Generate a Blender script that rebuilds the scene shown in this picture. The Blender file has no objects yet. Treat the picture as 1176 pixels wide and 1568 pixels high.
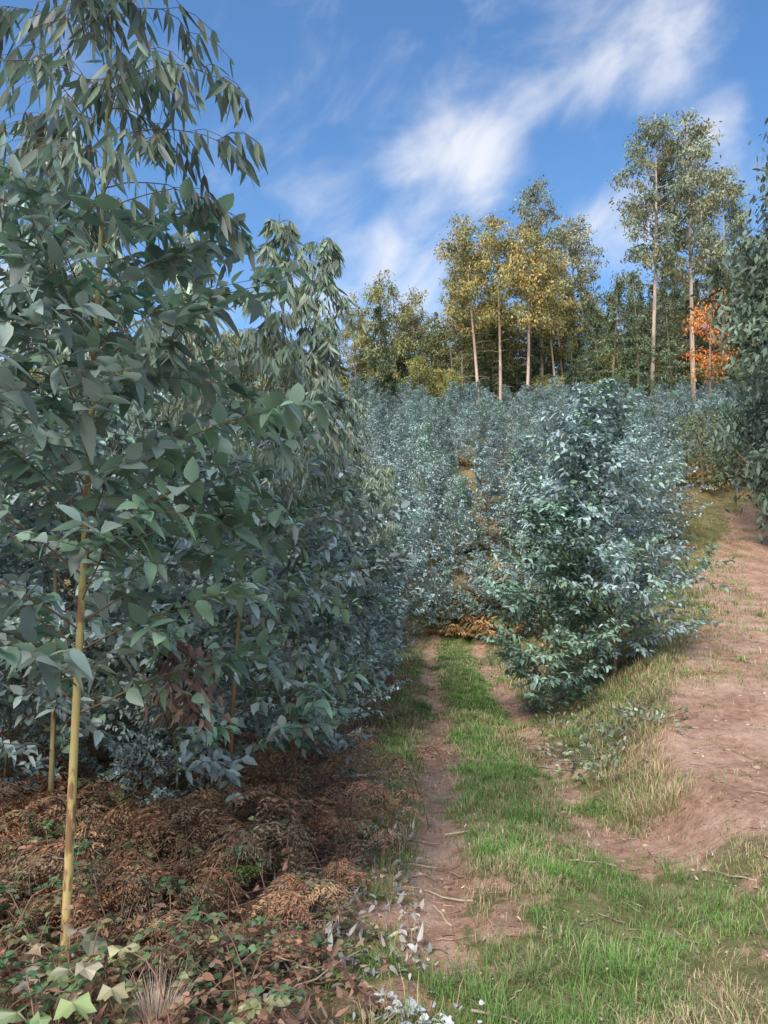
import bpy, math, numpy as np
from mathutils import Vector
RS=np.random.default_rng(11)
LAT=RS.random((256,256))
def vn(x,y):
    x=np.asarray(x,float);y=np.asarray(y,float)
    xf=np.floor(x);yf=np.floor(y);fx=x-xf;fy=y-yf
    xi=xf.astype(int)&255;yi=yf.astype(int)&255;x1=(xi+1)&255;y1=(yi+1)&255
    fx=fx*fx*(3-2*fx);fy=fy*fy*(3-2*fy)
    return (LAT[xi,yi]*(1-fx)+LAT[x1,yi]*fx)*(1-fy)+(LAT[xi,y1]*(1-fx)+LAT[x1,y1]*fx)*fy
def fbm(x,y,o=4):
    s=0;a=.5;t=0
    for i in range(o):
        s=s+a*vn(x*2**i+17.3*i,y*2**i+9.1*i);t+=a;a*=.55
    return s/t
def ss(a,b,x):
    t=np.clip((np.asarray(x,float)-a)/(b-a),0,1);return t*t*(3-2*t)
BY=[-300,-20,0,2.5,6,10,16,20,30,45,60,90,150,600]
BZ=[-10,.2,0,0,-.18,-.42,-.42,.7,3.6,8,12.3,18,22,26]
TY=[-300,0,4.5,8,12,16,20,24,30,45,60,90,150,600]
TZ=[-10,.05,.12,.28,.62,1.05,1.5,2.2,4.2,8.4,12.5,18,22,26]
def xt(y): return np.interp(y,[0,4,5.2,8,12,16,24,30,60],[1.5,1.55,1.75,3.1,4.6,5.9,10.3,14,30])
def hgt(x,y):
    x=np.asarray(x,float);y=np.asarray(y,float)
    b=np.interp(y,BY,BZ);t=np.interp(y,TY,TZ)
    xp=1.5+.045*y
    w=np.maximum(xt(y),xp+.6)
    k=np.clip((x-xp)/(w-xp),0,1);k=k*k*(3-2*k)
    h=b*(1-k)+t*k
    h=h+np.clip(x-(xt(y)+3.8),0,8)*.22*ss(3,8,y)
    far=ss(16,24,y)+ss(-1,-4,x)*.3
    h=h+(fbm(x*.35,y*.35,3)-.5)*(.10+1.1*np.clip(far,0,1))
    h=h+(fbm(x*2.2+5,y*2.2,4)-.5)*.10
    h=h+(fbm(x*9+5,y*9,3)-.5)*.035
    lr=.1+.055*y;rr=1.25+.045*y
    f=1-ss(15,18,y)
    h=h-.045*np.exp(-((x-lr)/.16)**2)*f-.05*np.exp(-((x-rr)/.16)**2)*f
    return h
def masks(x,y):
    n1=fbm(x*1.4+3,y*1.4+8,4);n2=fbm(x*5+1,y*5,3)
    wob=(fbm(x*0+2,y*.9,2)-.5)*.3
    lr=.1+.055*y+wob;rr=1.25+.045*y+wob
    f=1-ss(16,18,y)
    rut=(.92*np.exp(-((x-lr)/.2)**2)*ss(2.9,3.9,y)+.74*np.exp(-((x-rr)/.21)**2)*ss(3.8,4.8,y))*f
    tl=xt(y)+.7*ss(9,13,y)
    tr=ss(tl-.3,tl+.3,x)*(1-ss(xt(y)+3.9,xt(y)+4.7,x))*ss(3.5,5.0,y)*(1-ss(27,31,y))
    patch=ss(.50,.66,fbm(x*2.6+30,y*2.6+4,3))*.58*(1-ss(5,9,y))
    d=np.clip(rut+tr*.93+patch,0,1.1)
    dirt=ss(.32,.70,d+(n1-.5)*1.1+(n2-.5)*1.0)*(d>.05)
    lx=np.interp(y,[0,3,6,12,16],[-.05,-.08,0,.15,.55])
    lit=ss(.15,-.25,x-lx+(n2-.5)*.6)*(1-ss(17,20,y))
    dirt=dirt*(1-lit)
    hill=ss(16.5,18.5,y+(n1-.5)*2)*(1-ss(xt(y)-.9,xt(y)-.2,x)*(1-ss(27,31,y)))
    grass=np.clip(1-dirt-lit-hill,0,1)
    return dirt,grass,lit,hill

class MB:
    def __init__(s): s.V=[];s.C=[];s.F3=[];s.F4=[];s.M3=[];s.M4=[];s.n=0
    def add(s,V,C,F,mat):
        V=np.asarray(V,float).reshape(-1,3);F=np.asarray(F,int)
        C=np.broadcast_to(np.asarray(C,float),(len(V),3))
        s.V.append(V);s.C.append(C)
        if F.shape[1]==3: s.F3.append(F+s.n);s.M3.append(np.full(len(F),mat))
        else: s.F4.append(F+s.n);s.M4.append(np.full(len(F),mat))
        s.n+=len(V)
    def more(s,F,mat,base):
        F=np.asarray(F,int)
        if F.shape[1]==3: s.F3.append(F+base);s.M3.append(np.full(len(F),mat))
        else: s.F4.append(F+base);s.M4.append(np.full(len(F),mat))
    def mesh(s,name,mats,smooth=True):
        V=np.concatenate(s.V);C=np.concatenate(s.C)
        f3=np.concatenate(s.F3) if s.F3 else np.zeros((0,3),int)
        f4=np.concatenate(s.F4) if s.F4 else np.zeros((0,4),int)
        m=np.concatenate(s.M3+s.M4)
        me=bpy.data.meshes.new(name)
        me.vertices.add(len(V));me.vertices.foreach_set('co',V.ravel().astype(np.float32))
        L=np.concatenate([f3.ravel(),f4.ravel()]);me.loops.add(len(L))
        me.loops.foreach_set('vertex_index',L.astype(np.int32))
        st=np.concatenate([np.arange(len(f3))*3,len(f3)*3+np.arange(len(f4))*4])
        me.polygons.add(len(st));me.polygons.foreach_set('loop_start',st.astype(np.int32))
        me.polygons.foreach_set('material_index',m.astype(np.int32))
        me.polygons.foreach_set('use_smooth',np.full(len(st),smooth))
        for q in mats: me.materials.append(q)
        me.update(calc_edges=True)
        a=me.color_attributes.new('Col','FLOAT_COLOR','POINT')
        a.data.foreach_set('color',np.concatenate([C,np.ones((len(C),1))],1).ravel().astype(np.float32))
        return me
def obj(name,me,loc=(0,0,0),rz=0,sc=1,parent=None,tilt=(0,0)):
    o=bpy.data.objects.new(name,me);bpy.context.scene.collection.objects.link(o)
    o.location=loc;o.rotation_euler=(tilt[0],tilt[1],rz)
    o.scale=(sc,sc,sc) if np.isscalar(sc) else sc
    if parent: o.parent=parent
    return o
def nrm(v): return v/np.maximum(np.linalg.norm(v,axis=-1,keepdims=True),1e-9)
def tube(mb,P,R,col,mat,sides=7):
    P=np.asarray(P,float);n=len(P);R=np.broadcast_to(R,(n,))
    T=nrm(np.gradient(P,axis=0));ref=np.array([1,.13,.07]) if abs(T[0][2])>.6 else np.array([0,0,1.])
    A=nrm(np.cross(T,ref));B=np.cross(T,A)
    th=np.arange(sides)*2*np.pi/sides
    V=P[:,None]+R[:,None,None]*(np.cos(th)[None,:,None]*A[:,None]+np.sin(th)[None,:,None]*B[:,None])
    i=np.arange(n-1)[:,None]*sides;j=np.arange(sides)[None];k=(j+1)%sides
    F=np.stack([i+j,i+k,i+sides+k,i+sides+j],-1).reshape(-1,4)
    C=np.asarray(col,float)
    if C.ndim==2: C=np.repeat(C,sides,0)
    mb.add(V,C,F,mat)
def leaves(mb,P,D,L,W,roll,col,mat,lod=1,droop=.2,fold=.25,sickle=0.):
    P=np.asarray(P,float);n=len(P)
    if n==0:return
    D=nrm(np.asarray(D,float)+1e-4);Z=np.array([0,0,1.])
    L=np.broadcast_to(L,(n,))[:,None,None];W=np.broadcast_to(W,(n,))[:,None,None]
    roll=np.broadcast_to(roll,(n,))[:,None]
    S=np.cross(D,Z)+1e-5;S=nrm(S);N=np.cross(S,D)
    S2=np.cos(roll)*S+np.sin(roll)*N;N2=np.cross(S2,D)
    S2=S2[:,None];N2=N2[:,None];D=D[:,None]
    if lod==0:
        t=np.repeat([0,.2,.45,.75,1],3);w=np.repeat([.1,.9,1.,.6,.03],3);s=np.tile([-1,0,1],5)
        F=[]
        for r in range(4):
            b=r*3;F+=[[b,b+1,b+4,b+3],[b+1,b+2,b+5,b+4]]
    else:
        t=np.array([0,.33,.7,1,.7,.33]);w=np.array([0,.95,.7,0,.7,.95]);s=np.array([0,-1,-1,0,1,1])
        F=[[0,1,2,3],[0,3,4,5]]
    t=t[None,:,None];w=w[None,:,None];s=s[None,:,None]
    V=P[:,None]+D*L*t-Z*(np.broadcast_to(droop,(n,))[:,None,None]*L*t*t)+S2*(sickle*L*t*t)+S2*s*w*W*.5+N2*np.abs(s)*w*W*.5*fold
    k=V.shape[1];F=np.asarray(F)
    FF=(F[None]+(np.arange(n)*k)[:,None,None]).reshape(-1,4)
    C=np.broadcast_to(np.asarray(col,float),(n,3))
    mb.add(V.reshape(-1,3),np.repeat(C,k,0),FF,mat)
def vary(rs,base,n,v=.18,h=.06):
    b=np.asarray(base,float)
    c=b[None]*(1+rs.normal(0,v,(n,1)))*(1+rs.normal(0,h,(n,3)))
    return np.clip(c,.004,.9)

def newmat(name):
    m=bpy.data.materials.new(name);m.use_nodes=True
    nt=m.node_tree;nt.nodes.clear();return m,nt
def nd(nt,t,**k):
    n=nt.nodes.new(t)
    for a,b in k.items(): setattr(n,a,b)
    return n
def leafmat(name,rough=.5,trans=.25,spec=.4,inst=False,nscale=6):
    m,nt=newmat(name);L=nt.links
    at=nd(nt,'ShaderNodeAttribute',attribute_name='Col')
    hs=nd(nt,'ShaderNodeHueSaturation')
    L.new(at.outputs['Color'],hs.inputs['Color'])
    tc=nd(nt,'ShaderNodeTexCoord');no=nd(nt,'ShaderNodeTexNoise');no.inputs['Scale'].default_value=nscale;no.inputs['Detail'].default_value=0
    L.new(tc.outputs['Object'],no.inputs['Vector'])
    mr=nd(nt,'ShaderNodeMapRange');mr.inputs[1].default_value=.3;mr.inputs[2].default_value=.7
    mr.inputs[3].default_value=.75;mr.inputs[4].default_value=1.25
    L.new(no.outputs['Fac'],mr.inputs[0])
    if inst:
        oi=nd(nt,'ShaderNodeObjectInfo')
        m1=nd(nt,'ShaderNodeMapRange');m1.inputs[3].default_value=.8;m1.inputs[4].default_value=1.2
        L.new(oi.outputs['Random'],m1.inputs[0])
        mu=nd(nt,'ShaderNodeMath',operation='MULTIPLY');L.new(mr.outputs[0],mu.inputs[0]);L.new(m1.outputs[0],mu.inputs[1])
        L.new(mu.outputs[0],hs.inputs['Value'])
        m2=nd(nt,'ShaderNodeMapRange');m2.inputs[3].default_value=.51;m2.inputs[4].default_value=.475
        L.new(oi.outputs['Random'],m2.inputs[0]);L.new(m2.outputs[0],hs.inputs['Hue'])
    else: L.new(mr.outputs[0],hs.inputs['Value'])
    p=nd(nt,'ShaderNodeBsdfPrincipled');p.inputs['Roughness'].default_value=rough
    p.inputs['Specular IOR Level'].default_value=spec
    L.new(hs.outputs[0],p.inputs['Base Color'])
    o=nd(nt,'ShaderNodeOutputMaterial')
    if trans>0:
        tr=nd(nt,'ShaderNodeBsdfTranslucent')
        g=nd(nt,'ShaderNodeHueSaturation');g.inputs['Saturation'].default_value=1.2;g.inputs['Value'].default_value=1.3
        L.new(hs.outputs[0],g.inputs['Color']);L.new(g.outputs[0],tr.inputs['Color'])
        mx=nd(nt,'ShaderNodeMixShader');mx.inputs[0].default_value=trans
        L.new(p.outputs[0],mx.inputs[1]);L.new(tr.outputs[0],mx.inputs[2]);L.new(mx.outputs[0],o.inputs[0])
    else: L.new(p.outputs[0],o.inputs[0])
    return m
def barkmat(name,scale=14,patch=(.2,.12,.07),pf=.5,lo=.5):
    m,nt=newmat(name);L=nt.links
    at=nd(nt,'ShaderNodeAttribute',attribute_name='Col');tc=nd(nt,'ShaderNodeTexCoord')
    mp=nd(nt,'ShaderNodeMapping');mp.inputs['Scale'].default_value=(1,1,.3)
    L.new(tc.outputs['Object'],mp.inputs[0])
    no=nd(nt,'ShaderNodeTexNoise');no.inputs['Scale'].default_value=scale;no.inputs['Detail'].default_value=4
    L.new(mp.outputs[0],no.inputs['Vector'])
    mr=nd(nt,'ShaderNodeMapRange');mr.inputs[1].default_value=lo;mr.inputs[2].default_value=lo+.06;mr.inputs[4].default_value=pf
    L.new(no.outputs['Fac'],mr.inputs[0])
    mx=nd(nt,'ShaderNodeMixRGB');mx.inputs[2].default_value=(*patch,1)
    L.new(mr.outputs[0],mx.inputs[0]);L.new(at.outputs['Color'],mx.inputs[1])
    p=nd(nt,'ShaderNodeBsdfPrincipled');p.inputs['Roughness'].default_value=.8
    L.new(mx.outputs[0],p.inputs['Base Color'])
    bp=nd(nt,'ShaderNodeBump');bp.inputs['Strength'].default_value=.6;bp.inputs['Distance'].default_value=.01
    L.new(no.outputs['Fac'],bp.inputs['Height']);L.new(bp.outputs[0],p.inputs['Normal'])
    o=nd(nt,'ShaderNodeOutputMaterial');L.new(p.outputs[0],o.inputs[0]);return m
M_leaf=leafmat('eucalyptus_leaf_near',.42,.28,.5)
M_sap=leafmat('eucalyptus_leaf_juvenile',.55,0,.45,True,2)
M_far=leafmat('forest_foliage',.7,0,.15,True,.5)
M_grass=leafmat('grass_blades',.6,0,.2,False,1.2)
M_dead=leafmat('dead_leaves',.75,0,.15,False,4)
M_bark=barkmat('eucalyptus_bark',26,(.24,.11,.06),.85,.51)
M_bark2=barkmat('sapling_bark',10,(.18,.09,.055),.6)
M_fbark=barkmat('forest_bark',1.2,(.3,.19,.14),.5)

def groundmat():
    m,nt=newmat('ground_soil');L=nt.links
    at=nd(nt,'ShaderNodeAttribute',attribute_name='Col');sp=nd(nt,'ShaderNodeSeparateColor');L.new(at.outputs['Color'],sp.inputs[0])
    tc=nd(nt,'ShaderNodeTexCoord')
    def noise(s,d=6,r=.6):
        n=nd(nt,'ShaderNodeTexNoise');n.inputs['Scale'].default_value=s;n.inputs['Detail'].default_value=d;n.inputs['Roughness'].default_value=r
        L.new(tc.outputs['Object'],n.inputs['Vector']);return n.outputs['Fac']
    def ramp(f,stops):
        r=nd(nt,'ShaderNodeValToRGB');e=r.color_ramp.elements
        while len(e)<len(stops): e.new(.5)
        for q,(p,c) in zip(e,stops): q.position=p;q.color=(*c,1)
        L.new(f,r.inputs[0]);return r.outputs[0]
    n1=noise(1.7,4);n2=noise(11,6,.72)
    add=nd(nt,'ShaderNodeMath',operation='ADD');L.new(n1,add.inputs[0]);L.new(n2,add.inputs[1])
    hf=nd(nt,'ShaderNodeMath',operation='MULTIPLY');hf.inputs[1].default_value=.5;L.new(add.outputs[0],hf.inputs[0]);f=hf.outputs[0]
    dirt=ramp(f,[(.36,(.30,.17,.11)),(.5,(.53,.32,.22)),(.64,(.68,.48,.36))])
    grass=ramp(f,[(.38,(.12,.13,.05)),(.5,(.22,.21,.09)),(.62,(.38,.29,.17))])
    lit=ramp(n2,[(.35,(.09,.06,.045)),(.5,(.22,.145,.10)),(.66,(.38,.28,.20))])
    hill=ramp(f,[(.38,(.14,.16,.07)),(.5,(.30,.22,.10)),(.62,(.52,.32,.16))])
    def mix(fac,a,b):
        x=nd(nt,'ShaderNodeMixRGB');L.new(fac,x.inputs[0]);L.new(a,x.inputs[1]);L.new(b,x.inputs[2]);return x.outputs[0]
    c=mix(sp.outputs[1],hill,lit)
    c=mix(sp.outputs[2],c,grass)
    a1=nd(nt,'ShaderNodeMath',operation='MULTIPLY_ADD');L.new(n2,a1.inputs[0]);a1.inputs[1].default_value=1.5;a1.inputs[2].default_value=-.75
    a2=nd(nt,'ShaderNodeMath',operation='ADD');L.new(a1.outputs[0],a2.inputs[0]);L.new(sp.outputs[0],a2.inputs[1])
    mr=nd(nt,'ShaderNodeMapRange');mr.inputs[1].default_value=.25;mr.inputs[2].default_value=.65;L.new(a2.outputs[0],mr.inputs[0])
    c=mix(mr.outputs[0],c,dirt)
    vo=nd(nt,'ShaderNodeTexVoronoi');vo.inputs['Scale'].default_value=38;L.new(tc.outputs['Object'],vo.inputs['Vector'])
    pm=nd(nt,'ShaderNodeMapRange');pm.inputs[1].default_value=.18;pm.inputs[2].default_value=.26;pm.inputs[3].default_value=.55;pm.inputs[4].default_value=0
    L.new(vo.outputs['Distance'],pm.inputs[0])
    hsv=nd(nt,'ShaderNodeSeparateColor');L.new(vo.outputs['Color'],hsv.inputs[0])
    gt=nd(nt,'ShaderNodeMath',operation='GREATER_THAN');gt.inputs[1].default_value=.72;L.new(hsv.outputs[0],gt.inputs[0])
    pmu=nd(nt,'ShaderNodeMath',operation='MULTIPLY');L.new(pm.outputs[0],pmu.inputs[0]);L.new(gt.outputs[0],pmu.inputs[1])
    pc=ramp(hsv.outputs[1],[(0,(.16,.09,.06)),(.5,(.5,.38,.29)),(1,(.66,.52,.43))])
    c=mix(pmu.outputs[0],c,pc)
    p=nd(nt,'ShaderNodeBsdfPrincipled');p.inputs['Roughness'].default_value=.95;p.inputs['Specular IOR Level'].default_value=.1
    L.new(c,p.inputs['Base Color'])
    h2=nd(nt,'ShaderNodeMath',operation='ADD');L.new(n2,h2.inputs[0]);L.new(pmu.outputs[0],h2.inputs[1])
    bp=nd(nt,'ShaderNodeBump');bp.inputs['Strength'].default_value=.9;bp.inputs['Distance'].default_value=.04
    L.new(h2.outputs[0],bp.inputs['Height']);L.new(bp.outputs[0],p.inputs['Normal'])
    o=nd(nt,'ShaderNodeOutputMaterial');L.new(p.outputs[0],o.inputs[0]);return m
M_ground=groundmat()

def axis(a,b,st,lo,hi):
    c=list(np.arange(a,b,st));s=st;x=c[-1]
    while x<hi: s*=1.18;x+=s;c.append(x)
    s=st;x=a;pre=[]
    while x>lo: s*=1.18;x-=s;pre.append(x)
    return np.array(pre[::-1]+c)
gx=axis(-3.5,10,.06,-400,400);gy=axis(1.5,20,.06,-60,500)
X,Y=np.meshgrid(gx,gy,indexing='ij');Zg=hgt(X,Y)
d,g,l,hl=masks(X,Y)
nx,ny=X.shape
i=np.arange(nx-1)[:,None]*ny;j=np.arange(ny-1)[None]
F=np.stack([i+j,i+ny+j,i+ny+j+1,i+j+1],-1).reshape(-1,4)
mb=MB();C=np.stack([d,l,g],-1).reshape(-1,3)
mb.add(np.stack([X,Y,Zg],-1).reshape(-1,3),C,F,0)
obj('ground',mb.mesh('ground',[M_ground]))
dv=(d.reshape(-1)[F].min(1)>.75)
mb=MB();V=np.stack([X,Y,Zg+.004],-1).reshape(-1,3);Fd=F[dv]
u,inv=np.unique(Fd,return_inverse=True)
mb.add(V[u],C[u],inv.reshape(-1,4),0);obj('dirt_track',mb.mesh('dirt_track',[M_ground]))

rs=np.random.default_rng(3)
def blades(mb,P,az,lean,H,W,col):
    n=len(P);D=np.stack([np.cos(az),np.sin(az),0*az],-1);S=np.stack([-np.sin(az),np.cos(az),0*az],-1)
    Z=np.array([0,0,1.]);H=H[:,None];W=W[:,None];lean=lean[:,None]
    b0=P-S*W/2;b1=P+S*W/2;m=P+Z*H*.6+D*H*lean*.4;m0=m-S*W*.35;m1=m+S*W*.35;t=P+Z*H*(1-.25*lean)+D*H*lean*1.1
    V=np.stack([b0,b1,m1,m0,t],1).reshape(-1,3);k=np.arange(n)[:,None]*5
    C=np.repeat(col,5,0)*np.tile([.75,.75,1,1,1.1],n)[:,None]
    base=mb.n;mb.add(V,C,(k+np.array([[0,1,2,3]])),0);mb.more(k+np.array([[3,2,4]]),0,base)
def tufts(mb,x,y,nb,spread,hm,dry,wd=.0032):
    n=len(x);x=np.repeat(x,nb);y=np.repeat(y,nb);hm=np.repeat(hm,nb);dry=np.repeat(dry,nb)
    N=len(x);a=rs.uniform(0,6.28,N);r=spread*np.abs(rs.normal(0,.8,N));px=x+r*np.cos(a);py=y+r*np.sin(a)
    P=np.stack([px,py,hgt(px,py)-.005],-1)
    H=hm*rs.uniform(.4,1.25,N)
    g=np.array([.15,.33,.065]);g2=np.array([.27,.39,.13]);dr=np.array([.62,.48,.29])
    k=rs.random((N,1));c=g*k+g2*(1-k);isd=(rs.random(N)<dry)[:,None]
    c=np.where(isd,dr*rs.uniform(.5,1.2,(N,1)),c)*rs.uniform(.7,1.25,(N,1))
    W=wd*rs.uniform(.7,1.4,N)*np.clip(py/4,1,3.5)
    blades(mb,P,a+rs.normal(0,.6,N),rs.uniform(.1,1.1,N),H,W,c)
mb=MB()
K=66000;y=1.9+24*rs.random(K)**1.9;x=-.4+rs.random(K)*(np.maximum(xt(y)+4,y*.56+.3)+.4)
dd,gg,ll,hh=masks(x,y);cenb=np.exp(-((x-(.68+.05*y))/.38)**2)*ss(3.6,5,y)
den=ss(.38,.60,fbm(x*3.1+9,y*3.1+2,4)+.42*cenb)
ok=rs.random(K)<np.clip(gg*(.15+.85*den)+.5*cenb*(y>4.2),0,1)+.03
x=x[ok];y=y[ok];cen=cenb[ok]
dry=np.clip(ss(.38,.58,fbm(x*1.9+40,y*1.9,4))*.9+.1-cen*.75+.25*ss(1.8,2.8,x-.05*y)*ss(5,7,y),.05,.93)
hm=.025+.05*fbm(x*3,y*3+7,2)+.025*cen
tufts(mb,x,y,12,.07,hm,dry)
K=1000;y=2.1+14*rs.random(K)**1.6;x=-.1+rs.random(K)*(y*.5+.4);dd,gg,ll,hh=masks(x,y);ok=(gg>.4)&(fbm(x*1.6+3,y*1.6,2)>.46);x=x[ok];y=y[ok]
tufts(mb,x,y,32,.08,rs.uniform(.06,.15,len(x)),np.clip(fbm(x*1.9+40,y*1.9,3)*3-1.0,.05,.95))
K=1300;y=rs.uniform(5.2,16,K);w0=1.55+.045*y;x=w0+rs.random(K)*(np.maximum(xt(y)-w0,.3));tufts(mb,x,y,20,.14,rs.uniform(.05,.15,K),rs.uniform(.5,.98,K))
K=1100;y=rs.uniform(8,29,K);x=xt(y)-.8+rs.random(K)**1.4*2.6;tufts(mb,x,y,14,.22,rs.uniform(.05,.13,K),rs.uniform(.15,.6,K))
K=700;y=rs.uniform(4,16,K);x=np.interp(y,[3,6,12,16],[-.08,0,.15,.55])+rs.normal(.05,.12,K);tufts(mb,x,y,14,.08,rs.uniform(.05,.14,K),rs.uniform(.1,.6,K))
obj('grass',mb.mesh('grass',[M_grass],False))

JUV=np.array([.38,.47,.46]);JG=np.array([.26,.40,.28]);ADU=np.array([.07,.105,.065])
def make_euc(name,H,R,z0,seed,nb=60,tw=6,step=.055,LL=.09,WW=.6,lod=1,adult=.7,jcol=JUV,tr=.026,barkc=(.30,.25,.13),bmat=None,gap=.0,lmat=None,green=.25,sway=.05,addcol=ADU,wdec=.75,adL=1.5,tipw=.10,leaders=0,aw=.2,jd=.35,eb=0):
    rs=np.random.default_rng(seed);mb=MB()
    tt=np.linspace(0,1,16);ph=rs.uniform(0,6.28,2)
    TX=np.stack([sway*H*.5*np.sin(tt*3+ph[0])-sway*H*.5*np.sin(ph[0]),sway*H*.5*np.sin(tt*2.5+ph[1])-sway*H*.5*np.sin(ph[1]),tt*H],-1)
    gk=np.clip(tt[:,None]*2.2-.2,0,1)
    bc=np.array(barkc)[None]*(1-gk)+np.array([.2,.25,.1])[None]*gk
    tube(mb,TX,tr*(1-tt*.9)+.002+tr*.35*np.exp(-tt*60),bc,0,9)
    def at(t): return np.array([np.interp(t,tt,TX[:,k]) for k in range(3)])
    LP=[];LD=[];LA=[];LB=[];RL=[]
    for b in range(nb):
        t=z0+(1-z0)*((b+rs.random())/nb)**.95
        t=min(t,.985)
        if rs.random()<gap: continue
        p=at(t);az=b*2.39996+rs.normal(0,.4)
        tn=(t-z0)/(1-z0)
        ln=R*((1-tn)**wdec*.92+tipw)*min(1,tn/.12*.45+.55)*rs.uniform(.6,1.25)
        ad=t>adult+rs.normal(0,.05)
        el=math.radians(rs.uniform(25,50)+18*tn+eb if not ad else rs.uniform(35,60))
        n=7;s=np.linspace(0,1,n)[:,None]
        if leaders and b%max(1,nb//leaders)==3 and .25<tn<.8: el=math.radians(75);ln*=1.3
        out=np.array([math.cos(az),math.sin(az),0]);up=np.array([0,0,1.])
        drp=jd if not ad else .75
        pts=p+out*ln*s*math.cos(el)*1.1+up*ln*(s*math.sin(el)-drp*s*s*math.sin(el)*1.2)+rs.normal(0,.02,(n,3))*ln*s
        tube(mb,pts,np.linspace(max(.003,tr*.28*(1-t*.6)),.0015,n),(.18,.12,.07) if not ad else (.22,.13,.06),0,4)
        segs=[(pts,ln,.2)]
        for q in range(tw):
            u=rs.uniform(.15,.95);c=np.array([np.interp(u,s[:,0],pts[:,k]) for k in range(3)])
            bd=nrm(pts[-1]-pts[0]);a2=rs.choice([-1,1])*rs.uniform(.5,1.1)
            dx=np.array([bd[0]*math.cos(a2)-bd[1]*math.sin(a2),bd[0]*math.sin(a2)+bd[1]*math.cos(a2),bd[2]*.6+rs.normal(.1,.25)])
            l2=ln*rs.uniform(.25,.5)*(1.15-u*.6)
            s2=np.linspace(0,1,4)[:,None];pp=c+nrm(dx)*l2*s2+np.array([0,0,-1])*l2*(.15+(.55 if ad else 0))*s2**2
            tube(mb,pp,.0016,(.2,.12,.06),0,3);segs.append((pp,l2,.1))
        for (q,l2,st) in segs:
            m=max(2,int(l2*(1-st)/(step*(1.15 if ad else 1))))
            u=st+(1-st)*(np.arange(m)+rs.random(m)*.5)/m
            u=np.concatenate([u,[.99]]);m+=1
            c=np.stack([np.interp(u,np.linspace(0,1,len(q)),q[:,k]) for k in range(3)],-1)
            td=nrm(q[-1]-q[max(0,len(q)-3)])
            sd=nrm(np.cross(td,[0,0,1])+1e-4);ud=np.cross(sd,td)
            for sg in (-1,1):
                if ad:
                    D=np.array([0,0,-1.])[None]*rs.uniform(.6,1.6,(m,1))+sd*sg*.35+td*.35+rs.normal(0,.25,(m,3))
                else:
                    alt=(np.arange(m)%2)[:,None]
                    D=(sd*sg)*(1-alt*.5)+ud*sg*alt*.55+td*rs.uniform(.3,.7,(m,1))+rs.normal(0,.3,(m,3));D[:,2]-=.05
                LP.append(c);LD.append(D);LA.append(np.full(m,ad));LB.append(np.full(m,b));RL.append(np.full(m,t))
    P=np.concatenate(LP);D=np.concatenate(LD);A=np.concatenate(LA);B=np.concatenate(LB);T=np.concatenate(RL);n=len(P)
    bt=rs.normal(1,.14,nb+1)[B][:,None];gm=(rs.random(nb+1)[B]*.6+rs.random(n)*.6<green+.15)[:,None]
    cj=np.where(gm,JG*jcol.mean()/.44,jcol)*bt*rs.uniform(.65,1.3,(n,1));ca=addcol*bt*rs.uniform(.7,1.35,(n,1))*(1+rs.normal(0,.08,(n,3)))
    sz=rs.uniform(.5,1.2,n)
    J=~A
    leaves(mb,P[J],D[J],LL*sz[J],LL*WW*sz[J]*rs.uniform(.75,1.2,J.sum()),rs.normal(0,.5,J.sum()),np.clip(cj[J],0,.75),1,lod,rs.uniform(0,.5,J.sum()),.22)
    if A.any(): leaves(mb,P[A],D[A],LL*adL*sz[A],LL*adL*aw*sz[A],rs.uniform(0,3.14,A.sum()),ca[A],1,lod,.05,.15,.12)
    print(name,n)
    return mb.mesh(name,[bmat or M_bark2,lmat or M_sap])
def gz(x,y): return float(hgt(x,y))
DK=np.array([.29,.37,.32])
fg=make_euc('eucalyptus_tree',5.3,1.12,.205,21,nb=96,tw=6,step=.066,LL=.112,WW=.54,lod=0,adult=.55,jcol=DK,tr=.018,barkc=(.66,.50,.20),bmat=M_bark,lmat=M_leaf,green=.42,sway=.014,gap=.04,wdec=.6,adL=1.2,addcol=np.array([.16,.215,.165]))
obj('eucalyptus_tree',fg,(-1.3,3.1,gz(-1.3,3.1)-.02),rz=.4,tilt=(0,.01))
mids=[make_euc('eucalyptus_mid_%d'%k,5.0,1.2,.12,40+k,nb=80,tw=6,step=.064,LL=.112,WW=.57,lod=1,adult=.60,jcol=JUV*.98,tr=.017,barkc=(.32,.15,.08) if k!=1 else (.5,.39,.18),green=.3,sway=.05,addcol=np.array([.26,.33,.24]),adL=1.35,wdec=.85) for k in range(3)]
LEFT=[(-.95,4.6,.80,0),(-2.0,4.5,.93,1),(-2.9,4.2,.9,2),(-.62,5.3,.68,0),(-1.55,5.9,.94,2),(-2.6,6.2,1.0,0),(-.86,7.4,1.04,1),(-1.9,7.8,.95,0),(-.45,8.6,.84,2),(-3.6,7.8,1,1),(-1.2,9.6,1.0,2),(-.3,10.8,.90,1),(-2.5,10.2,1.02,0),(.0,12.8,.74,1),(-1.3,12.6,.95,2),(-4.2,10.5,1,0),(-2.8,13,1,1),(-.35,15.0,.78,0),(-1.8,15.4,.95,2)]
rr=np.random.default_rng(5)
for (x,y,s,k) in LEFT: obj('eucalyptus_tree',mids[k],(x,y,gz(x,y)-.03),rz=rr.uniform(0,6.28),sc=s,tilt=(rr.normal(0,.02),rr.normal(0,.02)))
saps=[make_euc('eucalyptus_sapling_%d'%k,3.4,1.45,.03,60+k,nb=68,tw=6,step=.064,LL=.098,WW=.52,lod=1,adult=1.2,jcol=JUV*np.array([1.08,1.1,1.12]),tr=.02,green=[.1,.35,.2][k],sway=.06,wdec=.68,tipw=.16,leaders=12,jd=.18,eb=3) for k in range(3)]
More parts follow.
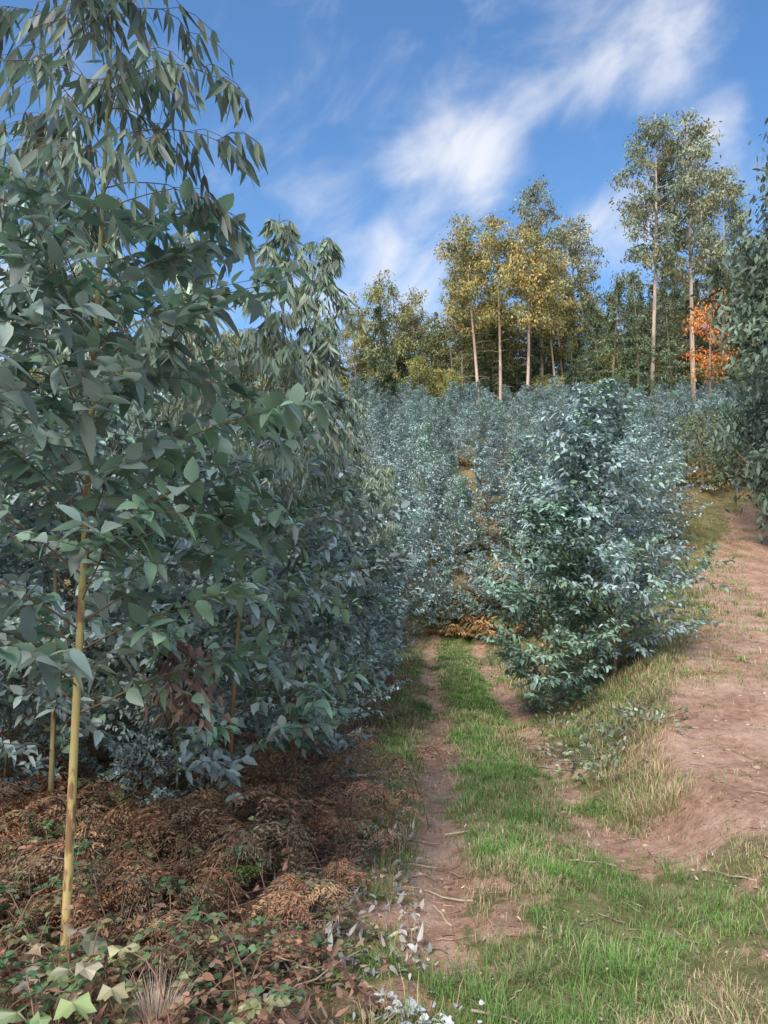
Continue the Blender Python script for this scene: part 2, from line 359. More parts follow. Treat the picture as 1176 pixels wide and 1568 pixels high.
big=make_euc('eucalyptus_sapling_big',3.65,1.5,.04,91,nb=140,tw=8,step=.056,LL=.09,WW=.52,adult=1.2,jcol=JUV*[1.0,1.04,1.08],tr=.025,green=.25,wdec=.6,tipw=.16,leaders=16,jd=.22)
obj('eucalyptus_sapling',big,(2.98,9.6,gz(2.98,9.6)-.05),rz=1)
big2=make_euc('eucalyptus_sapling_green',2.65,1.3,.05,92,nb=90,tw=7,step=.056,LL=.09,WW=.52,adult=1.2,jcol=np.array([.34,.50,.42]),tr=.02,green=.6,wdec=.5,leaders=8,jd=.25)
obj('eucalyptus_sapling',big2,(2.1,9.4,gz(2.1,9.4)-.05),rz=1)
NEAR=[(.55,16.6,.95,0),(1.15,18.5,.95,2),(-.2,18,1,1),(2.2,17.6,.5,0),(3.4,15.8,.85,0),(4.2,16.5,1.0,2),(5.2,19,1.0,1),(6.4,20.0,1.05,0),(3.6,19.5,.95,1),(7.5,21.0,1.1,0),(4.3,13.0,.65,1),(7.9,24,1.05,2),(6.3,23.5,1,0),(9.2,26,1.05,1),(.2,20.5,1,2),(4.6,22,1,2),(1.3,17.0,.45,1),(2.0,21.5,.8,1),(8.6,22.6,1.05,2),(3.2,22.3,.95,0),(6.0,17.8,.8,1),
 (-2.5,4.9,.55,0),(-1.9,5.4,.5,2),(-3.1,5.6,.7,1),(-.5,7.4,.42,1),(-1.35,4.9,.38,2),(-.35,9.4,.5,0),(-3.9,6.6,.8,2),(-.1,11.8,.55,2),(-1.3,7.0,.5,0)]
for (x,y,s,k) in NEAR: obj('eucalyptus_sapling',saps[k],(x,y,gz(x,y)-.05),rz=rr.uniform(0,6.28),sc=s)
plant=bpy.data.objects.new('eucalyptus_plantation',None);bpy.context.scene.collection.objects.link(plant)
cnt=0
for iy in range(18):
    for ix in range(-20,26):
        y=22.5+iy*2.15+rr.normal(0,.35);x=ix*1.95+rr.normal(0,.4)+.25*(y-20)
        if abs(x)>.54*y+1 or y>59: continue
        if x<-.12*y-1: 
            if rr.random()<.4: continue
        if y<30 and x>float(xt(y))-2.0: continue
        if rr.random()<.10: continue
        if x>-.1*y and float(fbm(x*.3+6,y*.3+3,2))>.72: continue
        s=rr.uniform(.6,1.08)
        obj('sapling_%d'%cnt,saps[rr.integers(3)],(x,y,gz(x,y)-.08),rz=rr.uniform(0,6.28),sc=(s*rr.uniform(.85,1.1),s*rr.uniform(.85,1.1),s),parent=plant);cnt+=1
print('plantation',cnt)

def fronds(mb,B,az,L,col,rs,pairs=14,leaflet=False,rise=(.5,1.1),pw=.3):
    for b,a,l,c in zip(B,az,L,col):
        s=np.linspace(0,1,8)[:,None];out=np.array([math.cos(a),math.sin(a),0]);e=rs.uniform(*rise)
        pts=b+out*l*s*.85+np.array([0,0,1])*l*(s*e-.75*e*s*s)
        tube(mb,pts,.003,c*.7,0,3)
        u=np.linspace(.2,.99,pairs);cc=np.stack([np.interp(u,s[:,0],pts[:,k]) for k in range(3)],-1)
        side=np.array([-math.sin(a),math.cos(a),0]);w=l*.34*np.sin(np.pi*np.clip((u-.08)/.95,0,1))**.8*(1.1-u*.6)
        for sg in(-1,1):
            D=side*sg+out*.35+rs.normal(0,.2,(pairs,3));D[:,2]-=.15
            if not leaflet: leaves(mb,cc,D,w,w*pw,rs.normal(0,.5,pairs),vary(rs,c,pairs,.25),0,1,.4,.3)
            else:
                D=nrm(D);q=7
                for r in range(1,q+1):
                    pp=cc+D*(w*r/q*.95)[:,None]-np.array([0,0,1])*(w*.25*(r/q)**2)[:,None]
                    for s3 in(-1,1):
                        leaves(mb,pp,out*s3+D*.5+rs.normal(0,.25,(pairs,3)),w*.22*(1.25-r/q*.8),w*.08*(1.25-r/q*.8),rs.normal(0,.5,pairs),vary(rs,c,pairs,.2),0,1,.3,.2)
def bracken_mesh(name,n,R,L,cols,seed,pairs=9,rise=(.5,1.1),leaflet=False,pw=.3):
    rs=np.random.default_rng(seed);mb=MB()
    B=np.stack([rs.normal(0,R,n),rs.normal(0,R,n),np.zeros(n)],-1)
    C=np.array(cols)[rs.integers(len(cols),size=n)]*rs.uniform(.7,1.2,(n,1))
    fronds(mb,B,rs.uniform(0,6.28,n),rs.uniform(.6,1.1,n)*L,C,rs,pairs,rise=rise,leaflet=leaflet,pw=pw);return mb.mesh(name,[M_dead])
OR=[(.56,.28,.10),(.42,.22,.09),(.58,.37,.17),(.28,.31,.12),(.44,.34,.18)]
bms=[bracken_mesh('bracken_%d'%k,24,.4,.75,OR,70+k) for k in range(3)]
pb=bpy.data.objects.new('bracken',None);bpy.context.scene.collection.objects.link(pb)
for k in range(340):
    y=16.8+42*rr.random()**1.2;x=rr.uniform(-.2*y,.58*y)
    if y<30 and x>float(xt(y))-.6: continue
    obj('clump_%d'%k,bms[k%3],(x,y,gz(x,y)),rz=rr.uniform(0,6.28),sc=rr.uniform(.6,1.2),parent=pb)
for (x,y,s) in [(1.9,16.9,.8),(2.3,17.2,1.2),(1.5,17,.7),(2.6,18.5,1.5),(2.2,19,1.6),(1.7,18,1.1),(3,17.5,.9)]:
    obj('clump_near',bms[1],(x,y,gz(x,y)),rz=rr.uniform(0,6),sc=s,parent=pb)
BRW=[(.40,.22,.13),(.32,.20,.13),(.46,.31,.19),(.25,.17,.11),(.34,.28,.18)]
bml=[bracken_mesh('undergrowth_%d'%k,18,.30,.55,BRW,170+k,12,(1.1,2.4),True) for k in range(2)]
pu=bpy.data.objects.new('undergrowth_bracken',None);bpy.context.scene.collection.objects.link(pu)
for k in range(130):
    y=rr.uniform(3.5,12);x=rr.uniform(-.56*y-.3,-.38)
    if y<4.1 and x>-.65: continue
    obj('clump_%d'%k,bml[k%2],(x,y,gz(x,y)),rz=rr.uniform(0,6.28),sc=rr.uniform(.7,1.2)*(1 if y>4.2 else .8),parent=pu)

rs=np.random.default_rng(8)
mb=MB()
n=85;x=rs.uniform(-3.2,-.3,n);y=rs.uniform(2.9,6.5,n);ok=(x>-.56*y-.3)&~((x>-.7)&(y<3.4));x=x[ok];y=y[ok];n=len(x)
C=np.array([(.46,.23,.12),(.35,.20,.12),(.52,.33,.18),(.38,.26,.17)])[rs.integers(4,size=n)]
fronds(mb,np.stack([x,y,hgt(x,y)],-1),rs.uniform(0,6.28,n),rs.uniform(.35,.65,n),C,rs,12,True,(1.0,2.2))
fronds(mb,np.array([[-.95,3.8,gz(-.95,3.8)+.05],[-1.0,3.8,gz(-1,3.8)+.05]]),np.array([.2,1.2]),np.array([.42,.36]),np.array([[.22,.34,.08],[.2,.3,.08]]),rs,14,True,(.9,1.3))
obj('dead_bracken',mb.mesh('dead_bracken',[M_dead]))
mb=MB()
def litter(mb,n,xr,yr,zr,sz,cols,f,asp=.5,pw=1.5):
    y=yr[0]+(yr[1]-yr[0])*rs.random(n)**pw;x=rs.uniform(xr[0],xr[1],n);ok=rs.random(n)<f(x,y);x=x[ok];y=y[ok];n=len(x)
    P=np.stack([x,y,hgt(x,y)+.006+rs.random(n)**2*zr],-1);a=rs.uniform(0,6.28,n)
    D=np.stack([np.cos(a),np.sin(a),rs.normal(0,.4,n)],-1);C=np.array(cols)[rs.integers(len(cols),size=n)]*rs.uniform(.6,1.25,(n,1))
    L=sz*rs.uniform(.35,1.3,n);leaves(mb,P,D,L,L*asp,rs.normal(0,.7,n),C,0,0,rs.normal(0,.5,n),rs.normal(.3,.7,n)[:,None,None],rs.normal(0,.3,n)[:,None,None])
BR=[(.34,.22,.15),(.42,.29,.21),(.22,.15,.11),(.5,.36,.27),(.46,.41,.36),(.28,.24,.14)]
litter(mb,20000,(-5,.25),(2.0,12),.14,.042,BR,lambda x,y:masks(x,y)[2]*(x>-.58*y-.4),.42)
litter(mb,2600,(-2,.1),(2.1,4.6),.24,.05,[(.36,.19,.13),(.28,.17,.12),(.46,.29,.21)],lambda x,y:masks(x,y)[2]*ss(.40,.58,fbm(x*2+1,y*2,2)),.45)
litter(mb,800,(-.5,.2),(3.2,6),.06,.045,[(.5,.48,.46),(.38,.37,.36),(.43,.38,.33)],lambda x,y:0*x+.8)
litter(mb,6500,(-.1,6),(2.1,14),.014,.026,[(.62,.48,.35),(.28,.17,.11),(.45,.32,.22),(.68,.59,.49)],lambda x,y:.8+0*x,.35)
obj('fallen_leaves',mb.mesh('fallen_leaves',[M_dead]))
mb=MB()
n=90;x=rs.normal(.12,.12,n);y=rs.normal(2.9,.06,n)
P=np.stack([x,y,hgt(x,y)+rs.uniform(.02,.05,n)],-1);a=rs.uniform(0,6.28,n)
leaves(mb,P,np.stack([np.cos(a),np.sin(a),rs.normal(0,.2,n)],-1),rs.uniform(.015,.05,n),rs.uniform(.01,.028,n),rs.normal(0,.6,n),vary(rs,(.68,.7,.7),n,.1,.02),0,0,.1,.3)
obj('dry_pale_leaves',mb.mesh('dry_pale_leaves',[M_dead]))
mb=MB()
for k in range(440):
    x0=rs.uniform(-2.2,-.12);y0=2.25+3.9*rs.random()**1.3
    if x0<-.56*y0-.1: continue
    z=gz(x0,y0);a=rs.uniform(0,6.28);l=rs.uniform(.3,.8);s=np.linspace(0,1,9)[:,None];hh_=rs.uniform(.05,.30)*(1.6 if x0<-.5 else .7)
    pts=np.array([x0,y0,z])+np.array([math.cos(a),math.sin(a),0])*l*s+np.array([0,0,1])*hh_*4*s*(1-s)*.9+rs.normal(0,.008,(9,3));pts[:,2]=np.maximum(pts[:,2],hgt(pts[:,0],pts[:,1])+.03)
    if (pts[:,0]>.02).any(): continue
    tube(mb,pts,.0025,(.34,.18,.13),0,4)
    m=15;u=rs.random(m);c=np.stack([np.interp(u,s[:,0],pts[:,q]) for q in range(3)],-1)
    base=(.15,.24,.12) if rs.random()<.5 else ((.40,.23,.15) if rs.random()<.7 else (.3,.3,.15))
    for tri in (-1,0,1):
        aa=rs.uniform(0,6.28,m)+tri*1.1;D=np.stack([np.cos(aa),np.sin(aa),rs.uniform(0,.6,m)],-1)
        L=rs.uniform(.02,.042,m);leaves(mb,c+D*.008,D,L,L*.75,rs.normal(0,.3,m),vary(rs,base,m,.3),1,0,.3,.3)
obj('bramble',mb.mesh('bramble',[M_bark2,M_leaf]))
mb=MB()
def lobed(mb,p,d,L,col):
    d=nrm(np.array(d,float));s=nrm(np.cross(d,[0,0,1]));nrmv=np.cross(s,d)
    ang=np.radians([180,150,120,95,75,60,42,28,18,8,0,-8,-18,-28,-42,-60,-75,-95,-120,-150])
    r=np.array([.12,.5,.55,.75,.66,.68,.95,.76,.7,.95,1.1,.95,.7,.76,.95,.68,.66,.75,.55,.5])
    V=[p+d*L*.3]+[p+d*L*.3+L*.6*rr_*(math.cos(a)*d+math.sin(a)*s)+nrmv*L*(.12*math.sin(3*a)-.16*rr_*rr_) for a,rr_ in zip(ang,r)]
    k=len(ang);mb.add(V,col,[[0,1+q,1+(q+1)%k] for q in range(k)],1)
for (px,py) in [(-1.28,2.62),(-1.08,2.5),(-1.2,2.8),(-.98,2.62)]:
    z=gz(px,py);tube(mb,[[px,py,z],[px+.01,py,z+.12],[px,py+.02,z+.26]],.004,(.25,.2,.1),0,5)
    for q in range(9):
        a=q*2.4+rs.random();h=rs.uniform(.12,.32);e=np.array([px+math.cos(a)*.07,py+math.sin(a)*.07,z+h+.02])
        tube(mb,[[px,py,z+h*.8],(np.array([px,py,z+h])+e)/2,e],.0015,(.3,.2,.1),0,4)
        lobed(mb,e,(math.cos(a),math.sin(a),rs.uniform(-.7,.2)),rs.uniform(.08,.14),vary(rs,(.52,.49,.31) if rs.random()<.6 else (.33,.39,.2),1,.15)[0])
obj('maple_seedling',mb.mesh('maple_seedling',[M_bark2,M_leaf],False))
mb=MB();a=rs.uniform(0,6.28,420);r=.05*rs.random(420);x=-.78+r*np.cos(a);y=2.62+r*np.sin(a)
blades(mb,np.stack([x,y,hgt(x,y)],-1),a,rs.uniform(.05,.6,420),rs.uniform(.14,.34,420),rs.uniform(.002,.004,420),vary(rs,(.62,.46,.36),420,.2))
obj('dry_grass_tuft',mb.mesh('dry_grass_tuft',[M_grass],False))
mb=MB();tube(mb,[[-1.25,4.1,1.35],[-1.12,3.9,1.35],[-1.0,3.7,1.25],[-.96,3.6,1.0]],.005,(.12,.07,.05),0,5)
n=170;P=np.stack([rs.normal(-.93,.08,n),rs.normal(3.5,.07,n),rs.uniform(.95,1.32,n)],-1)
D=rs.normal(0,.5,(n,3));D[:,2]=-1;leaves(mb,P,D,rs.uniform(.04,.09,n),rs.uniform(.015,.035,n),rs.uniform(0,3,n),vary(rs,(.22,.15,.13),n,.4),0,0,.1,.9,.3)
obj('withered_branch',mb.mesh('withered_branch',[M_dead]))
mb=MB()
def stick(x,y,l,a,r,col,lift=.015):
    s=np.linspace(-.5,.5,6);px=x+np.cos(a)*l*s+rs.normal(0,.006,6);py=y+np.sin(a)*l*s+rs.normal(0,.006,6)
    tube(mb,np.stack([px,py,hgt(px,py).mean()*.5+hgt(px,py)*.5+lift],-1),r*np.linspace(1,.6,6),vary(rs,col,1,.2)[0],0,6)
for q in [(.08,3.6,.22,.7,.010),(.35,4.1,.3,2.6,.006),(.28,4.5,.34,.1,.007),(.42,4.4,.2,2.2,.006),(.2,4.9,.3,2.9,.006),(.55,5.1,.3,.1,.008),(1.25,4.5,.3,-.2,.006),(.45,2.9,.25,-.5,.006),(-.2,6.5,.5,.1,.02),(1.9,4.1,.3,2.2,.006),(.3,3.9,.25,1.9,.006),(.15,4.3,.22,.5,.005)]: stick(*q,(.6,.48,.36))
for k in range(420):
    y=2.2+10*rs.random()**1.7;x=rs.uniform(-.6,y*.5+.2);stick(x,y,rs.uniform(.04,.2),rs.uniform(0,3.14),rs.uniform(.0015,.004),(.55,.42,.3),.008)
for k in range(150):
    y=rs.uniform(2.4,7);x=rs.uniform(-.55*y,-.1);stick(x,y,rs.uniform(.15,.5),rs.uniform(0,3.14),rs.uniform(.002,.005),(.38,.26,.19),rs.uniform(.04,.2))
obj('fallen_sticks',mb.mesh('fallen_sticks',[M_bark2]))
mb=MB();ic=np.array([[0,0,1],[.9,0,.2],[.3,.85,.2],[-.75,.5,.25],[-.7,-.55,.2],[.3,-.9,.2],[0,0,-1]]);tf=[[0,1,2],[0,2,3],[0,3,4],[0,4,5],[0,5,1],[6,2,1],[6,3,2],[6,4,3],[6,5,4],[6,1,5]]
for k in range(2800):
    y=2.4+18*rs.random()**1.5;x=rs.uniform(0,y*.56+.4);dd=masks(np.array([x]),np.array([y]))[0][0]
    if dd<.4 and rs.random()<.9: continue
    s=.005+.026*rs.random()**3;mb.add(ic*s*rs.uniform(.7,1.3,(7,3))*[1,1,.6]+[x,y,gz(x,y)+.002],vary(rs,(.55,.40,.30),1,.25)[0],tf,0)
obj('stones',mb.mesh('stones',[M_bark2],False))
mb=MB()
for k in range(44):
    x=rs.uniform(1.65,2.5);y=rs.uniform(6.2,7.4);a=rs.uniform(0,6.28);l=rs.uniform(.2,.45);s=np.linspace(0,1,5)[:,None]
    pts=np.array([x,y,gz(x,y)+.05])+np.array([math.cos(a),math.sin(a),.16])*l*s;pts[:,2]=np.maximum(pts[:,2],hgt(pts[:,0],pts[:,1])+.05)
    tube(mb,pts,.003,(.2,.12,.08),0,4);m=10;u=rs.random(m);c=np.stack([np.interp(u,s[:,0],pts[:,q]) for q in range(3)],-1)
    D=rs.normal(0,.6,(m,3))+[math.cos(a),math.sin(a),.4];leaves(mb,c,D,.06,.03,rs.normal(0,.5,m),vary(rs,(.50,.58,.38) if k%2 else (.38,.40,.28),m,.2),1,0,.2,.2)
obj('cut_branches',mb.mesh('cut_branches',[M_bark2,M_leaf]))
mb=MB()
for k in range(60):
    y=rs.uniform(6,15);x=1.6+.05*y+rs.normal(.15,.2);m=10
    P=np.stack([x+rs.normal(0,.08,m),np.full(m,y)+rs.normal(0,.08,m),np.full(m,gz(x,y))+rs.uniform(.02,.2,m)],-1)
    leaves(mb,P,rs.normal(0,1,(m,3)),.06,.03,0,vary(rs,(.28,.33,.26),m,.25),0,1)
obj('low_weeds',mb.mesh('low_weeds',[M_leaf]))

def tall(name,H,cs,R,tr,seed,lc,tc,nl=26,per=90,ls=.28,limb_up=.5,kind='open',cr=.7,rad2=None,lean=.03):
    rs=np.random.default_rng(seed);mb=MB();tt=np.linspace(0,1,14);ph=rs.uniform(0,6,2)
    TX=np.stack([lean*H*np.sin(tt*2.5+ph[0])-lean*H*math.sin(ph[0]),lean*H*np.sin(tt*2+ph[1])-lean*H*math.sin(ph[1]),tt*H*.97],-1)
    tube(mb,TX,tr*(1-.88*tt)+.01,np.array(tc),0,8)
    def at(t): return np.array([np.interp(t,tt,TX[:,k]) for k in range(3)])
    Pp=[];Cc=[];lc=np.array(lc)
    if kind=='spruce':
        for b in range(int(H*8)):
            t=cs+(1-cs)*rs.random();ln=R*(1-(t-cs)/(1-cs))**.85*rs.uniform(.7,1.15)+.15;a=rs.uniform(0,6.28);p=at(t)
            m=int(12+ln*26);u=rs.random(m)**.7;w=.18*ln*(1-u)+.1
            q=p+np.stack([math.cos(a)*ln*u,math.sin(a)*ln*u,.1*ln*u-.38*ln*u*u],-1)+np.stack([-math.sin(a)*w*rs.normal(0,1,m),math.cos(a)*w*rs.normal(0,1,m),rs.normal(-.05,.07,m)],-1)
            Pp.append(q);Cc.append(lc[rs.integers(len(lc))]*rs.uniform(.7,1.3)*np.ones((m,3)))
    else:
        for b in range(nl):
            tn=(b+rs.random())/nl;t=cs+(1-cs)*tn*.97;p=at(t);a=b*2.4+rs.normal(0,.5)
            ln=R*(math.sin(math.pi*min(1,(tn*.82+.16)))**.7)*rs.uniform(.5,1.2);up=limb_up*rs.uniform(.5,1.4)
            s=np.linspace(0,1,5)[:,None];pts=p+np.array([math.cos(a),math.sin(a),0])*ln*s+np.array([0,0,1])*ln*up*s*(.6+.4*s)+rs.normal(0,.06,(5,3))*s*ln
            tube(mb,pts,np.linspace(tr*.3,.015,5),np.array(tc)*.8,0,4)
            for u in ([.55,.8,1.0] if ln>1 else [.9]):
                for q2 in range(2):
                    c=np.array([np.interp(u,s[:,0],pts[:,k]) for k in range(3)])+rs.normal(0,.35*cr,3)
                    m=int(per*rs.uniform(.5,1.3)/2)
                    Pp.append(c+rs.normal(0,cr*.42,(m,3))*[1,1,.75]);Cc.append(lc[rs.integers(len(lc))]*rs.uniform(.7,1.3)*np.ones((m,3)))
        if cs>.3:
            for b in range(12):
                t=rs.uniform(cs*.4,cs);a=rs.uniform(0,6.28);p=at(t);ln=rs.uniform(.4,1.5)
                tube(mb,[p,p+np.array([math.cos(a),math.sin(a),.1])*ln*.5,p+np.array([math.cos(a),math.sin(a),-.05])*ln],[.03,.02,.01],np.array(tc)*.6,0,4)
    P=np.concatenate(Pp);C=np.concatenate(Cc);n=len(P)
    D=rs.normal(0,.6,(n,3));D[:,2]-=.45 if kind!='spruce' else .25
    L=ls*rs.uniform(.5,1.2,n);leaves(mb,P,D,L,L*.42,rs.uniform(0,3.14,n),C*rs.uniform(.8,1.2,(n,1)),1,1,.2,.2)
    print(name,n);return mb.mesh(name,[M_fbark,M_far])
GOLD=[(.56,.46,.17),(.46,.42,.17),(.35,.37,.17)];OLV=[(.32,.35,.16),(.26,.31,.16),(.39,.38,.17)];EUC=[(.35,.40,.26),(.44,.42,.22),(.30,.36,.27)]
YG=[(.44,.45,.15),(.33,.39,.14),(.50,.43,.15)];SPR=[(.15,.21,.125),(.2,.25,.14),(.17,.22,.13)];ORG=[(.85,.36,.09),(.85,.48,.14),(.72,.28,.08)]
PK=(.75,.54,.44);BRN=(.38,.29,.22)
t_gold=[tall('gold%d'%k,18,.46,2.5,.135,100+k,GOLD,PK,30,85,.28) for k in range(3)]
t_euc=[tall('euct%d'%k,26,.43,2.4,.19,110+k,EUC,(.75,.59,.49),46,76,.32,.8,cr=.72,lean=.015) for k in range(2)]
t_olv=[tall('olv%d'%k,14,.25,2.6,.13,120+k,OLV,BRN,30,95,.28) for k in range(2)]
t_yg=[tall('yg%d'%k,9,.10,2.4,.10,130+k,YG,BRN,26,100,.24) for k in range(2)]
t_spr=[tall('spr%d'%k,14,.04,2.7,.14,140+k,SPR,BRN,kind='spruce',ls=.28) for k in range(2)]
t_org=tall('org',9,.3,1.6,.10,150,ORG,BRN,20,42,.24)
def put(name,me,H0,x,y,H,parent=None,wid=1):
    s=H/H0;obj(name,me,(x,y,gz(x,y)-.2),rz=rr.uniform(0,6.28),sc=(s*wid,s*wid,s),parent=parent)
def U(u,d): return (u-588)/1132*d
def Hh(v,x,y): return (843-v)/1132*y+1.75-gz(x,y)+.2
FT=[('eucalyptus_tree',t_euc[0],26,1000,59,145,1.05),('eucalyptus_tree',t_euc[1],26,1066,60,135,1.1),('eucalyptus_tree',t_euc[0],26,1110,66,230,1.0),
('pine_tree',t_gold[0],18,735,58,318,1.1),('pine_tree',t_gold[1],18,768,59,325,1.1),('pine_tree',t_gold[2],18,806,58,335,1.2),('eucalyptus_tree',t_euc[1],26,832,64,255,1.1),('pine_tree',t_gold[1],18,858,60,365,1.0),('eucalyptus_tree',t_euc[0],26,893,66,310,1.15),('eucalyptus_tree',t_euc[1],26,708,62,345,1.0),
('pine_tree',t_olv[1],14,590,62,412,.95),('pine_tree',t_olv[0],14,640,64,435,.9),('pine_tree',t_gold[1],18,545,64,470,1.0),('pine_tree',t_olv[0],14,495,62,480,1.0),
('spruce_tree',t_spr[0],14,978,57,400,.95),('spruce_tree',t_spr[1],14,938,58,420,1.0),('spruce_tree',t_spr[0],14,648,59,500,.9),('spruce_tree',t_spr[1],14,908,59.5,455,1.0),('spruce_tree',t_spr[1],14,1030,58,430,.95),('spruce_tree',t_spr[0],14,880,59,500,.9),
('autumn_tree',t_org,9,1092,57,440,1.1),('birch_tree',t_yg[0],9,640,58.5,540,1),('birch_tree',t_yg[1],9,690,59,560,1)]
for (nm,me,H0,u,dd_,v,w) in FT:
    x=U(u,dd_);put(nm,me,H0,x,dd_,Hh(v,x,dd_),None,w)
forest=bpy.data.objects.new('forest',None);bpy.context.scene.collection.objects.link(forest)
topU=[-200,100,300,460,520,580,650,690,740,900,960,1010,1100,1300];topV=[520,500,500,485,480,450,470,430,395,370,380,380,370,300]
c=0
for row,(yy,spn) in enumerate([(60.5,2.4),(63.5,2.6),(67,2.7),(71,2.8),(76,2.6),(80,2.6)]):
    x=-.60*yy
    while x<.60*yy:
        xx=x+rr.normal(0,.7);y=yy+rr.normal(0,1);u=588+xx/y*1132
        v=np.interp(u,topU,topV)+rr.uniform(0,80)
        if row==0: v=np.interp(u,[400,650,700,880,930,1300],[560,560,580,570,540,550])+rr.uniform(-20,20)
        if row>=4: v+=35
        H=max(2.2,Hh(v,xx,y))
        k=rr.random();kd=.25 if u>850 else .06
        if row==0: me,H0=(t_yg[c%2],9) if k<.45-kd else ((t_spr[c%2],14) if k<.75 else (t_olv[c%2],14))
        elif row>=4: me,H0=(t_yg[c%2],9) if k<.3-kd else ((t_spr[c%2],14) if k<.75 else (t_olv[c%2],14))
        else: me,H0=(t_olv[c%2],14) if k<.4-kd else ((t_gold[c%3],18) if k<.62-kd*1.5 else ((t_spr[c%2],14) if k<.88 else (t_euc[c%2],26)))
        s=H/H0;wid=min(1.6,max(.8,1/s*.9)) 
        put('tree_%d'%c,me,H0,xx,y,H,forest,wid);c+=1;x+=spn
rt=tall('roadside_tree',13.5,.04,2.3,.16,160,[(.18,.24,.185),(.2,.265,.185),(.15,.21,.17)],BRN,70,120,.26,.25,cr=.75)
obj('eucalyptus_tree',rt,(12.7,22,gz(12.7,22)-.2),rz=1)
obj('eucalyptus_tree',rt,(16.5,27,gz(16.5,27)-.2),rz=3,sc=.9)
sh=tall('shrub',3,.03,1.3,.05,161,[(.23,.29,.15),(.36,.35,.16),(.2,.26,.15)],BRN,22,90,.14,.4,cr=.5)
for (x,y,s) in [(13.8,25,1),(15,26.5,1.2),(12.6,20,.7),(13,30,1.1),(15.5,31,1.2),(12.2,17.5,.6),(11.8,30.5,.9)]: obj('shrub',sh,(x,y,gz(x,y)-.1),rz=x,sc=s)

el=math.radians(48);az=math.radians(208)
sv=Vector((math.sin(az)*math.cos(el),math.cos(az)*math.cos(el),math.sin(el)))
sd=bpy.data.lights.new('sun','SUN');sd.energy=3.0;sd.angle=math.radians(20);sd.color=(1,.94,.85)
so=bpy.data.objects.new('sun',sd);bpy.context.scene.collection.objects.link(so);so.rotation_euler=(-sv).to_track_quat('-Z','Y').to_euler()
w=bpy.data.worlds.new('World');bpy.context.scene.world=w;w.use_nodes=True;nt=w.node_tree;nt.nodes.clear();L=nt.links
try:
    w.cycles.sampling_method='MANUAL';w.cycles.sample_map_resolution=256
except Exception as e: print(e)
sky=nd(nt,'ShaderNodeTexSky',sky_type='NISHITA');sky.sun_disc=False;sky.sun_elevation=el;sky.sun_rotation=az
sky.air_density=1.0;sky.dust_density=1.0;sky.ozone_density=2.4
tc=nd(nt,'ShaderNodeTexCoord')
def math_(op,a,b=None,c=None):
    m=nd(nt,'ShaderNodeMath',operation=op)
    for i_,q in enumerate((a,b,c)):
        if q is None: continue
        if isinstance(q,(int,float)): m.inputs[i_].default_value=q
        else: L.new(q,m.inputs[i_])
    return m.outputs[0]
mp=nd(nt,'ShaderNodeMapping');mp.inputs['Rotation'].default_value=(0,math.radians(35),0);L.new(tc.outputs['Generated'],mp.inputs[0])
mp2=nd(nt,'ShaderNodeMapping');mp2.inputs['Scale'].default_value=(1.8,2.4,3.4);L.new(mp.outputs[0],mp2.inputs[0])
no=nd(nt,'ShaderNodeTexNoise');no.inputs['Scale'].default_value=3.6;no.inputs['Detail'].default_value=6;no.inputs['Roughness'].default_value=.55;no.inputs['Distortion'].default_value=.4
L.new(mp2.outputs[0],no.inputs['Vector'])
dn=nd(nt,'ShaderNodeTexNoise');dn.inputs['Scale'].default_value=5;dn.inputs['Detail'].default_value=2;L.new(tc.outputs['Generated'],dn.inputs['Vector'])
vs=nd(nt,'ShaderNodeVectorMath',operation='SUBTRACT');L.new(dn.outputs['Color'],vs.inputs[0]);vs.inputs[1].default_value=(.5,.5,.5)
vsc=nd(nt,'ShaderNodeVectorMath',operation='SCALE');L.new(vs.outputs[0],vsc.inputs[0]);vsc.inputs['Scale'].default_value=.14
va=nd(nt,'ShaderNodeVectorMath',operation='ADD');L.new(tc.outputs['Generated'],va.inputs[0]);L.new(vsc.outputs[0],va.inputs[1])
acc=None
blobs=[(nrm(np.array([(u-588)/1132,1,(843-v)/1132])),r/1132*1.6,wt) for (u,v,r,wt) in [(775,245,70,1),(690,205,85,.65),(620,200,70,.35),(850,150,65,.55),(925,100,80,.85),(1010,50,80,.65),(620,405,95,.8),(510,380,100,.55),(1150,180,80,.65),(950,350,90,.8),(480,450,80,.9),(20,510,80,.9),(690,325,60,.65)]]
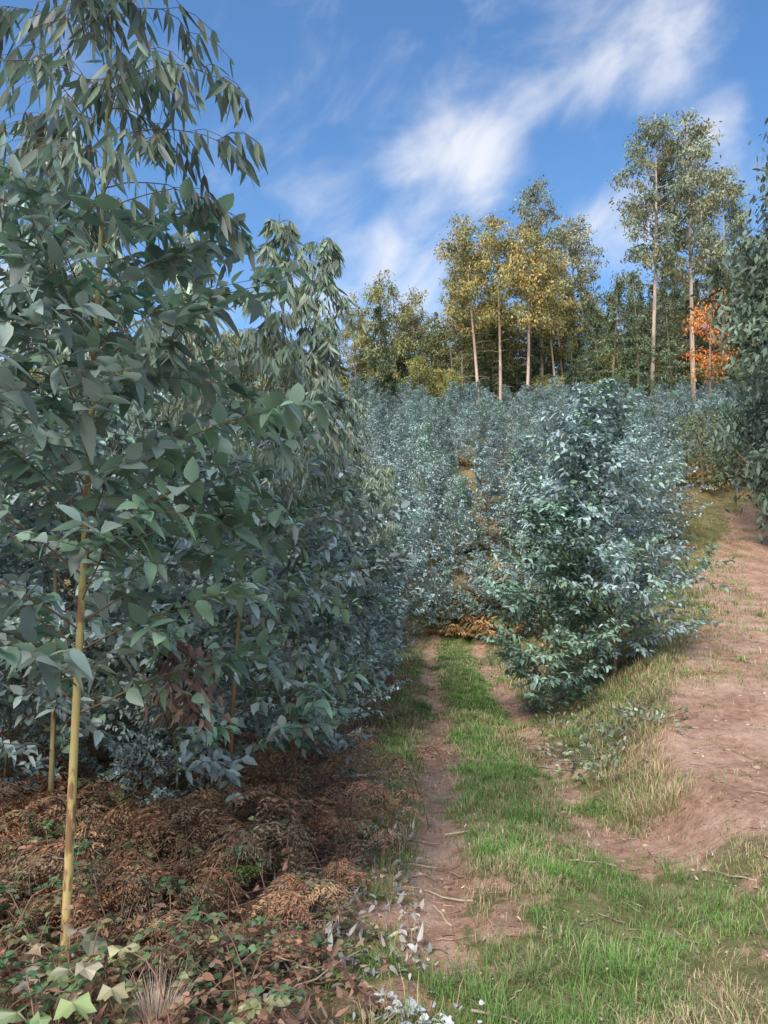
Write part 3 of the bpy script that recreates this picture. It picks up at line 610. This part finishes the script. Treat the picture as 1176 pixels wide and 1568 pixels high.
blobs+=[(np.array([0,-1,.3]),1.25,1.3),(np.array([.7,-.8,.9]),.85,1.3),(np.array([-.9,-.5,.6]),.85,1.3)]  # unseen white clouds added behind the camera as fill light for the shade
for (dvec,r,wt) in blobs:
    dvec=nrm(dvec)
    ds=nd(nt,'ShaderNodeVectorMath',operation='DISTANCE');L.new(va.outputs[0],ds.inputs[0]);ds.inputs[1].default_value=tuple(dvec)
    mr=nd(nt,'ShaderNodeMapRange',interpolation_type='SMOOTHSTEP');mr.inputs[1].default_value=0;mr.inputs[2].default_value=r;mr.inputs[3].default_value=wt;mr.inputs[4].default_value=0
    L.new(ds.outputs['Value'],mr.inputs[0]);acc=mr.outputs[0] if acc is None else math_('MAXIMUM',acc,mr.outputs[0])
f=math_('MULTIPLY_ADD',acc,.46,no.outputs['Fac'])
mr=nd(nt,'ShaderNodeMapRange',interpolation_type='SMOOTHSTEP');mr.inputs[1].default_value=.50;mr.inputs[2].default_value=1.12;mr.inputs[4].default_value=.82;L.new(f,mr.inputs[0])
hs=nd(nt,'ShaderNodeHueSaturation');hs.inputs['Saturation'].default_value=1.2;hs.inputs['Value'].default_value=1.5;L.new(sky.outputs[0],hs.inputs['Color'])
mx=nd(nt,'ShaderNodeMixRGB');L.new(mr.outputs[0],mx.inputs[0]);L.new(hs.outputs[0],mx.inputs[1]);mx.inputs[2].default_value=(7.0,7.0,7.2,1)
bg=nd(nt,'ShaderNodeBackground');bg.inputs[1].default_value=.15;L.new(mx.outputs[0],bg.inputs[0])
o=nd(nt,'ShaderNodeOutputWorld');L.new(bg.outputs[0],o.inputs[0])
cd=bpy.data.cameras.new('camera');cd.sensor_fit='VERTICAL';cd.sensor_height=36;cd.lens=26;cd.clip_end=2000;cd.clip_start=.05
co=bpy.data.objects.new('camera',cd);bpy.context.scene.collection.objects.link(co)
co.location=(0,0,1.75);co.rotation_euler=(math.radians(93),0,0)
sc=bpy.context.scene;sc.camera=co
sc.view_settings.view_transform='Standard';sc.view_settings.look='None';sc.view_settings.exposure=0
